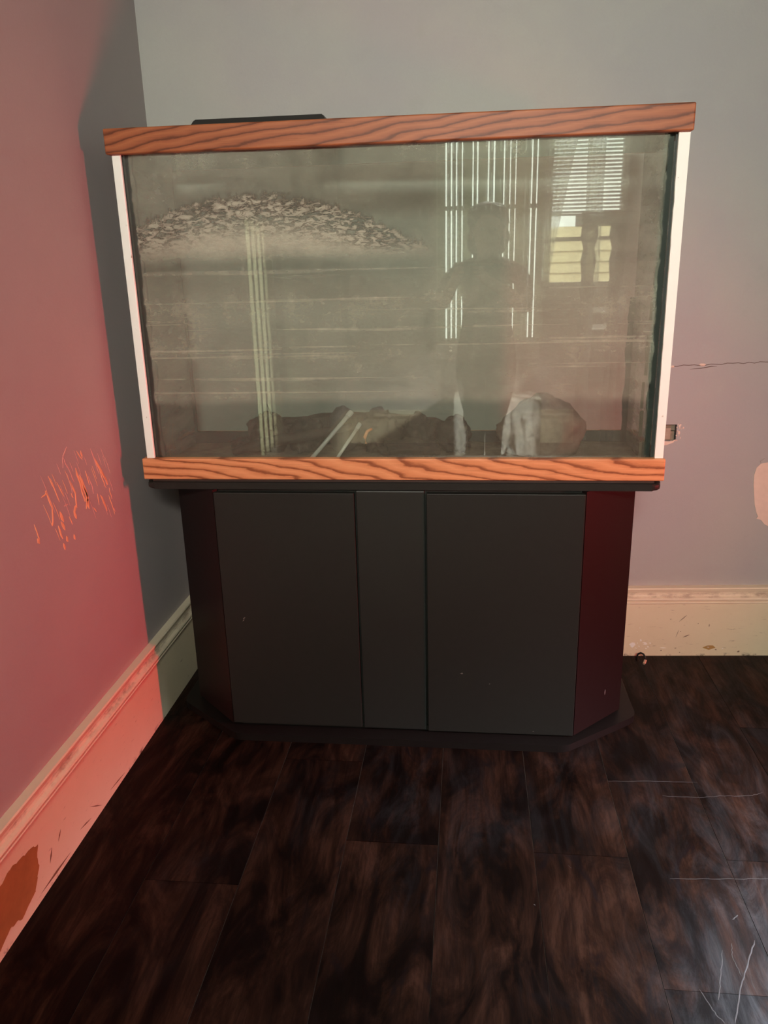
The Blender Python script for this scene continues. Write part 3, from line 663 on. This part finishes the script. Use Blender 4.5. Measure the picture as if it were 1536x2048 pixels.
rail('top_rail', ZT-HR, ZT, M['oak_top'], .6255, 0)
rail('bottom_rail', ZS, ZS+HR, M['oak_bottom'], .6255, 0)
GZ0, GZ1 = ZS+.012, ZT-.012
GX = .604
bm = B((-GX+.010, GX-.010, .0195, .0285, GZ0, GZ1))
fr_ = finish(bm, 'front_glass', None, aq, mats=[M['glass_in'], M['glass_front']])
for p in fr_.data.polygons:
    if p.normal.y < -.9: p.material_index = 1
# (glass coordinates: the pane's own origin is at the tank base)
finish(B((-GX+.010, GX-.010, .3165, .3255, GZ0, GZ1)), 'back_glass', None, aq, mats=[M['glass_in'], M['glass_back']])
finish(B((-GX, -GX+.0095, .0195, .3255, GZ0, GZ1)), 'side_glass', None, aq, mats=[M['glass_in'], M['glass_side'], M['seam']])
finish(B((GX-.0095, GX, .0195, .3255, GZ0, GZ1)), 'side_glass', None, aq, mats=[M['glass_in'], M['glass_side'], M['seam']])
for o in C.objects:
    if o.name.startswith('back_glass'):
        for p in o.data.polygons:
            if p.normal.y < -.9: p.material_index = 1
    if o.name.startswith('side_glass'):
        sg = 1 if o.data.polygons and sum(v_.co.x for v_ in o.data.vertices) < 0 else -1
        for p in o.data.polygons:
            if p.normal.x*sg > .9: p.material_index = 1
            elif p.normal.y < -.9: p.material_index = 2
finish(B((-GX+.012, GX-.012, .030, .315, ZS+.012, ZS+.022)), 'bottom_glass', M['seam'], aq)
bm = bmesh.new(); nx, ny = 60, 16; rows = []
for j in range(ny+1):
    row = []
    for i in range(nx+1):
        x = -.592+1.184*i/nx; y = .031+.283*j/ny
        row.append(bm.verts.new((x, y, ZS+.0262+.004*noise.fractal(Vector((x*7, y*9, 2)), 1, 2, 4))))
    rows.append(row)
for a, b in zip(rows, rows[1:]):
    for i in range(nx): bm.faces.new((a[i], a[i+1], b[i+1], b[i]))
ret = bmesh.ops.extrude_face_region(bm, geom=bm.faces[:])
for e in ret['geom']:
    if isinstance(e, bmesh.types.BMVert): e.co.z = ZS+.0222
tag(finish(bm, 'sediment', M['silt'], aq, smooth=True), 'thin dried silt layer'); 
# white strips on the outside of the front corners, dark silicone inside
zA, zB = ZS+HR-.006, ZT-HR+.006
finish(B((-.6165, -.5965, .0105, .0190, zA, zB), bevel=.002), 'corner_trim', M['trim'], aq)
bm = bmesh.new(); NS = 40
for i in range(NS+1):
    z = zA+(zB-zA)*i/NS; 
    wdt = .0190+.004*(i/NS)+.0012*noise.noise(Vector((3, 0, z*30)))
    a = [bm.verts.new(p) for p in ((.6215-wdt, .0105, z), (.6215, .0105, z), (.6215, .0190, z), (.6215-wdt, .0190, z))]
    if i:
        for k in range(4): bm.faces.new((prev[k], prev[(k+1) % 4], a[(k+1) % 4], a[k]))
    else: bm.faces.new(a)
    prev = a
bm.faces.new(prev); finish(bm, 'corner_trim', M['trim'], aq)
def seam(x0, x1, y0, y1, seed, jag, mat, nm='silicone_seam', za=GZ0, zb=GZ1, side=1):
    bm = bmesh.new(); prev = None; N = 70
    for i in range(N+1):
        z = za+(zb-za)*i/N; j = jag*max(0, noise.fractal(Vector((seed, 0, z*16)), .8, 2.2, 4)+.25)
        xa, xb = (x0, x1+j) if side > 0 else (x0-j, x1)
        a = [bm.verts.new(p) for p in ((xa, y0, z), (xb, y0, z), (xb, y1, z), (xa, y1, z))]
        if prev:
            for k in range(4): bm.faces.new((prev[k], prev[(k+1) % 4], a[(k+1) % 4], a[k]))
        else: bm.faces.new(a)
        prev = a
    bm.faces.new(prev); return finish(bm, nm, mat, aq)
seam(-.5944, -.5815, .0290, .0400, 1.3, .009, M['seam'], side=1)
seam(.5840, .5944, .0290, .0400, 5.1, .007, M['seam'], side=-1)
seam(-.5944, -.5885, .3080, .3160, 2.2, .003, M['seam'], side=1, zb=ZS+.42)
seam(.5820, .5944, .3080, .3160, 7.2, .006, M['seam'], side=-1, zb=ZS+.40)
for (za, zb, x0) in ((ZS+.10, ZS+.16, .568), (ZS+.165, ZS+.225, .566), (ZS+.24, ZS+.33, .570), (ZS+.36, ZS+.40, .571), (ZS+.045, ZS+.085, .570)):
    seam(x0, x0+.006, .0290, .0312, za*9, .004, M['algae'], 'algae_crust', za, zb, -1)
finish(B((-.59, .59, .0295, .034, ZS+.024, ZS+.047)), 'silicone_bead', M['seam'], aq)
finish(B((-.59, .59, .308, .3155, ZS+.024, ZS+.056)), 'silicone_bead', M['seam'], aq)

# black strip light lying over the rims
lid = thing('light_strip', (-.285, .17, ZT), 'flat black plastic light strip lying on the top oak rail', 'light fixture')
bm = bmesh.new(); vs = [bm.verts.new(p) for p in ((-.437, .022, ZT), (-.136, .022, ZT), (-.136, .325, ZT), (-.437, .325, ZT), (-.428, .030, ZT+.0145), (-.143, .030, ZT+.0145), (-.143, .318, ZT+.0145), (-.428, .318, ZT+.0145))]
for f_ in ((3, 2, 1, 0), (4, 5, 6, 7), (0, 1, 5, 4), (1, 2, 6, 5), (2, 3, 7, 6), (3, 0, 4, 7)): bm.faces.new([vs[q] for q in f_])
bmesh.ops.bevel(bm, geom=bm.edges[:], offset=.002, segments=2, affect='EDGES'); finish(bm, 'housing', M['plastic'], lid)
for x in (-.40, -.17): finish(B((x-.01, x+.01, .10, .24, ZT+.0145, ZT+.0175), bevel=.001), 'mounting_rib', M['plastic'], lid)

# ------------------------------------------------------------------ inside the tank
ZF = ZS+.028
def shp(p):
    q = p.copy(); 
    if q.x < 0 and q.z > 0: q.z *= 1+.40*q.x
    return q
tag(finish(blob((.352, .175, .790), (.098, .075, .090), 3.0, .20, 1.5, 4, ZF-.001, shp), 'rock', M['rock'], origin=(.352, .175, ZF), smooth=True), 'large tan boulder with a rounded top at the right inside the tank', 'rock')
def hump(cx, cy, top, rx, ry, seed, mat, name, label, cat, grp=None, amp=.35, fr=2.6):
    h = (top-ZF)*.5
    return tag(finish(blob((cx, cy, ZF+h*.85), (rx, ry, h*1.05), seed, amp, fr, 4, ZF-.001), name, mat, origin=(cx, cy, ZF), smooth=True), label, cat, grp)
hump(-.352, .195, .838, .050, .045, 1.1, M['wood'], 'driftwood', 'dark knobbly driftwood stump at the left end of the tank decor', 'driftwood')
hump(-.252, .200, .824, .043, .045, 2.4, M['lava'], 'rock', 'low dark stone beside the left driftwood stump', 'rock')
hump(-.152, .205, .857, .040, .040, 3.7, M['lava'], 'rock', 'round dark stone standing tallest left of the arched root', 'rock', None, .12, 1.6)
hump(-.055, .195, .846, .052, .048, 5.5, M['wood'], 'driftwood', 'arched dark driftwood root in the centre of the tank', 'driftwood')
hump(.047, .200, .834, .040, .045, 6.2, M['lava'], 'rock', 'lumpy dark stone right of the arched root', 'rock')
hump(.138, .200, .828, .040, .045, 7.9, M['lava'], 'rock', 'dark stone nearest the tan boulder', 'rock')
hump(.03, .115, .785, .075, .034, 9.3, M['wood'], 'driftwood', 'low flat driftwood piece in front of the arched root', 'driftwood', None, .25)
hump(-.13, .283, .822, .262, .016, 14.2, M['wood'], 'driftwood', 'long low driftwood log lying along the back glass', 'driftwood', None, .22, 3.2)
hump(-.435, .225, .765, .030, .035, 10.6, M['lava'], 'rock', 'small dark pebble at the far left end', 'rock', None, .2)
bm = bmesh.new(); pts = [(-.43, .125, ZF+.012), (-.37, .122, ZF+.030), (-.30, .125, ZF+.045), (-.23, .128, ZF+.056), (-.17, .135, ZF+.066), (-.12, .140, ZF+.076)]
tube(bm, pts, [.010, .016, .014, .013, .011, .008], 10)
tag(finish(bm, 'driftwood_branch', M['wood'], origin=(-.43, .125, ZF+.002), smooth=True), 'long thin driftwood branch lying across the left stones', 'driftwood')
bm = bmesh.new(); tube(bm, [(-.325, .17, .80), (-.335, .175, .83), (-.348, .18, .862)], [.003, .002, .001], 6)
tag(finish(bm, 'twig', M['wood'], origin=(-.325, .17, .80)), 'thin twig poking up from the left driftwood stump', 'twig')
def rod_thing(a, b, rr, label):
    a, b = Vector(a), Vector(b); tt = thing('plastic_tube', a, label, 'tube')
    bm = bmesh.new(); tube(bm, [a, a.lerp(b, .5), b], rr, 10); finish(bm, 'tube_wall', M['tube'], tt, smooth=True)
    bm = bmesh.new(); d = (b-a).normalized(); tube(bm, [b-d*.012, b+d*.004], rr*1.35, 10); finish(bm, 'end_collar', M['tube'], tt)
rod_thing((-.216, .055, ZF+.007), (-.120, .125, .848), .0052, 'long cloudy plastic tube leaning diagonally on the central stones')
rod_thing((-.152, .055, ZF+.006), (-.097, .110, .820), .0042, 'shorter cloudy plastic tube beside the long diagonal one')
bm = bmesh.new(); tube(bm, [(-.080, .095, .775), (-.082, .095, .792), (-.076, .097, .806), (-.064, .10, .812)], [.0035, .0045, .004, .003], 8)
tag(finish(bm, 'hose_piece', M['orange'], origin=(-.08, .095, .775), smooth=True), 'short curved orange hose piece on the central driftwood', 'hose')

# pale scratches on the planks
bm = bmesh.new(); NZ = Vector((0, 0, 1))
for l_, wd in [([(.515, -.156), (.616, -.149), (.726, -.146)], .0014), ([(.632, -.203), (.717, -.203), (.764, -.194), (.833, -.189), (.866, -.174)], .0014), ([(.587, -.466), (.686, -.460), (.782, -.451), (.84, -.447)], .0014), ([(.639, -.636), (.616, -.700), (.601, -.741)], .003), ([(.704, -.609), (.673, -.665), (.643, -.718), (.615, -.783)], .004), ([(.576, -.723), (.586, -.761), (.599, -.785)], .003), ([(.678, -.564), (.685, -.558), (.692, -.551)], .003), ([(.388, -.445), (.393, -.453)], .001), ([(.308, -.555), (.3115, -.558)], .003), ([(.66, -.62), (.652, -.65), (.655, -.69)], .002)]:
    fine_ = []
    for a, b in zip(l_, l_[1:]):
        for q in range(6): fine_.append((a[0]+(b[0]-a[0])*q/6+random.uniform(-.001, .001), a[1]+(b[1]-a[1])*q/6+random.uniform(-.001, .001)))
    strip(bm, fine_+[l_[-1]], wd*.6, lambda x, y: (x, y, .0001), NZ, .0003)
o = finish(bm, 'floor_scratches', plain('pale floor scratch', (.075, .07, .068), .7, .5, 40), floor); o['kind'] = 'stuff'

# ------------------------------------------------------------------ cable end out of the floor
cb = thing('coaxial_cable', (.706, .455, 0), 'short black cable end hooking out of the floor by the back baseboard', 'cable')
bm = bmesh.new(); tube(bm, [(.7045, .462, -.001), (.7045, .462, .012), (.7075, .460, .023), (.7145, .456, .0295), (.722, .451, .0275), (.7265, .446, .020), (.727, .441, .013)], .0029, 10); finish(bm, 'cable_sleeve', M['cable'], cb, smooth=True)
bm = bmesh.new(); tube(bm, [(.727, .441, .013), (.7225, .434, .0052)], .0044, 6); tube(bm, [(.7232, .4350, .0064), (.7205, .431, .0045)], .0038, 10); finish(bm, 'connector', M['copper'], cb)

# ------------------------------------------------------------------ the photographer, mirrored in the glass
def skin_mesh(verts, edges_, sub=2):
    me = bpy.data.meshes.new('sk'); me.from_pydata([v_[0] for v_ in verts], edges_, []); o = bpy.data.objects.new('sk', me); C.objects.link(o)
    md = o.modifiers.new('s', 'SKIN'); md.use_smooth_shade = True; sv = me.skin_vertices[0].data
    for i, v_ in enumerate(verts): rr = v_[1]; sv[i].radius = rr if hasattr(rr, '__len__') else (rr, rr)
    for q in sv: q.use_root = False
    sv[0].use_root = True
    s2 = o.modifiers.new('u', 'SUBSURF'); s2.levels = sub; s2.render_levels = sub
    dg = bpy.context.evaluated_depsgraph_get(); dg.update(); out = bpy.data.meshes.new_from_object(o.evaluated_get(dg)); bpy.data.objects.remove(o); bpy.data.meshes.remove(me)
    return out
PX, PY = .262, -2.14
pv = [((PX, PY, .80), (.150, .105)), ((PX, PY, .90), (.130, .095)), ((PX, PY-.005, 1.00), (.130, .100)), ((PX, PY-.01, 1.10), (.138, .095)), ((PX, PY-.005, 1.175), (.09, .07)), ((PX, PY+.01, 1.225), .050), ((PX, PY+.02, 1.265), .055), ((PX, PY+.03, 1.33), (.076, .088)), ((PX, PY+.03, 1.39), (.080, .095)), ((PX, PY+.02, 1.43), (.062, .075))]
pe = [(i, i+1) for i in range(9)]
def chain(start, lst):
    i0 = start
    for p, rr in lst:
        pv.append((p, rr)); pe.append((i0, len(pv)-1)); i0 = len(pv)-1
    return i0
HL = (PX-.155, -1.845, 1.165); HRt = (.255, -1.845, 1.165)
chain(4, [((PX-.10, PY-.005, 1.165), .055), ((PX-.165, PY-.005, 1.145), .052), ((PX-.208, PY+.02, 1.08), .043), ((PX-.222, PY+.06, 1.01), .040), ((PX-.19, PY+.16, 1.06), .032), ((.115, -1.885, 1.135), .024), ((.108, -1.848, 1.160), (.030, .016))])
chain(4, [((PX+.10, PY-.005, 1.165), .055), ((PX+.165, PY-.005, 1.145), .052), ((PX+.185, PY+.02, 1.06), .043), ((PX+.175, PY+.06, .985), .038), ((PX+.10, PY+.16, 1.06), .032), ((.238, -1.885, 1.135), .024), ((.238, -1.848, 1.160), (.030, .016))])
for sg in (-1, 1):
    chain(0, [((PX+.080*sg, PY, .71), .090), ((PX+.068*sg, PY+.005, .58), .076), ((PX+.046*sg, PY+.01, .43), .050), ((PX+.043*sg, PY-.01, .30), .046), ((PX+.042*sg, PY-.02, .10), .034), ((PX+.042*sg, PY-.02, .045), .036), ((PX+.048*sg, PY+.10, .028), (.038, .026)), ((PX+.052*sg, PY+.16, .022), (.034, .020))])
body_me = skin_mesh(pv, pe, 2)
bm = bmesh.new(); bm.from_mesh(body_me)
for q in bm.verts:
    if q.co.z < .002: q.co.z = .002
# five fingers on each hand, wrapped round the phone
def finger(pts, rr): 
    m_ = skin_mesh([(Vector(p), r__) for p, r__ in zip(pts, rr)], [(i, i+1) for i in range(len(pts)-1)], 1); bm.from_mesh(m_); bpy.data.meshes.remove(m_)
for sg, xe, xw in ((-1, .1300, .108), (1, .2150, .238)):
    for k, (dz, ln_) in enumerate(((.030, .040), (.011, .046), (-.008, .043), (-.026, .034))):
        finger([(xw, -1.850, 1.165+dz*.7), (xw-sg*.004, -1.838, 1.170+dz), (xe-sg*.002, -1.8285, 1.172+dz), (xe-sg*ln_*.55, -1.8285, 1.173+dz)], [.0085, .0085, .0080, .0068])
    finger([(xw, -1.868, 1.145), (xw-sg*.002, -1.872, 1.162), (xe, -1.853, 1.182), (xe-sg*.018, -1.850, 1.198)], [.011, .010, .0088, .0072])
bmesh.ops.recalc_face_normals(bm, faces=bm.faces[:])
person = finish(bm, 'person', None, origin=(PX, PY, 0), smooth=True, mats=[M['skin'], M['shirt'], M['trousers']])
for p in person.data.polygons:
    c = p.center; z = c.z
    arm = abs(c.x) > .16 or c.y > .13
    if z < .06: p.material_index = 2
    elif z < .86: p.material_index = 2
    elif z < 1.195 and not (c.y > .10): p.material_index = 1
tag(person, 'person in dark clothes standing and holding up a phone with both hands', 'person')
def sph(c, rr, name, mat, sub=3):
    bm = bmesh.new(); bmesh.ops.create_icosphere(bm, subdivisions=sub, radius=1)
    for q in bm.verts: q.co = Vector((c[0]+q.co.x*rr[0], c[1]+q.co.y*rr[1], c[2]+q.co.z*rr[2]))
    return finish(bm, name, mat, person, smooth=True)
FY = PY+.03+.088
for sg in (-1, 1):
    sph((PX+.030*sg, FY-.016, 1.352), (.013, .010, .008), 'eye', M['eye'], 2); sph((PX+.030*sg, FY-.0085, 1.351), (.0055, .004, .0055), 'iris', M['iris'], 2)
    sph((PX+.077*sg, PY+.03, 1.335), (.010, .018, .028), 'ear', M['skin'], 2)
sph((PX, FY-.006, 1.325), (.012, .020, .020), 'nose', M['skin'], 2); sph((PX, FY-.016, 1.292), (.024, .012, .008), 'mouth', M['lip'], 2)
bm = blob((PX, PY+.005, 1.40), (.100, .100, .080), 4.4, .10, 3.0, 3)
for q in bm.verts:
    if q.co.y > PY+.085 and q.co.z < 1.395: q.co.y = PY+.085
b2 = blob((PX, PY-.045, 1.315), (.100, .062, .105), 8.4, .12, 3.0, 3); me_ = bpy.data.meshes.new('t'); b2.to_mesh(me_); b2.free(); bm.from_mesh(me_)
finish(bm, 'hair', M['hair'], person, smooth=True)
ph = thing('smartphone', (.1725, -1.83, 1.06), 'black smartphone held up in both hands of the person', 'phone')
finish(B((.1370, .2080, -1.8440, -1.8360, 1.062, 1.208), bevel=.003), 'phone_body', M['plastic'], ph)
finish(B((.1400, .2050, -1.8447, -1.8441, 1.066, 1.204)), 'screen', plain('dark screen', (.01, .01, .012), .1), ph)
bm = bmesh.new(); tube(bm, [(.1716, -1.8361, 1.1954), (.1716, -1.8335, 1.1954)], .007, 14); finish(bm, 'lens', M['plastic'], ph)
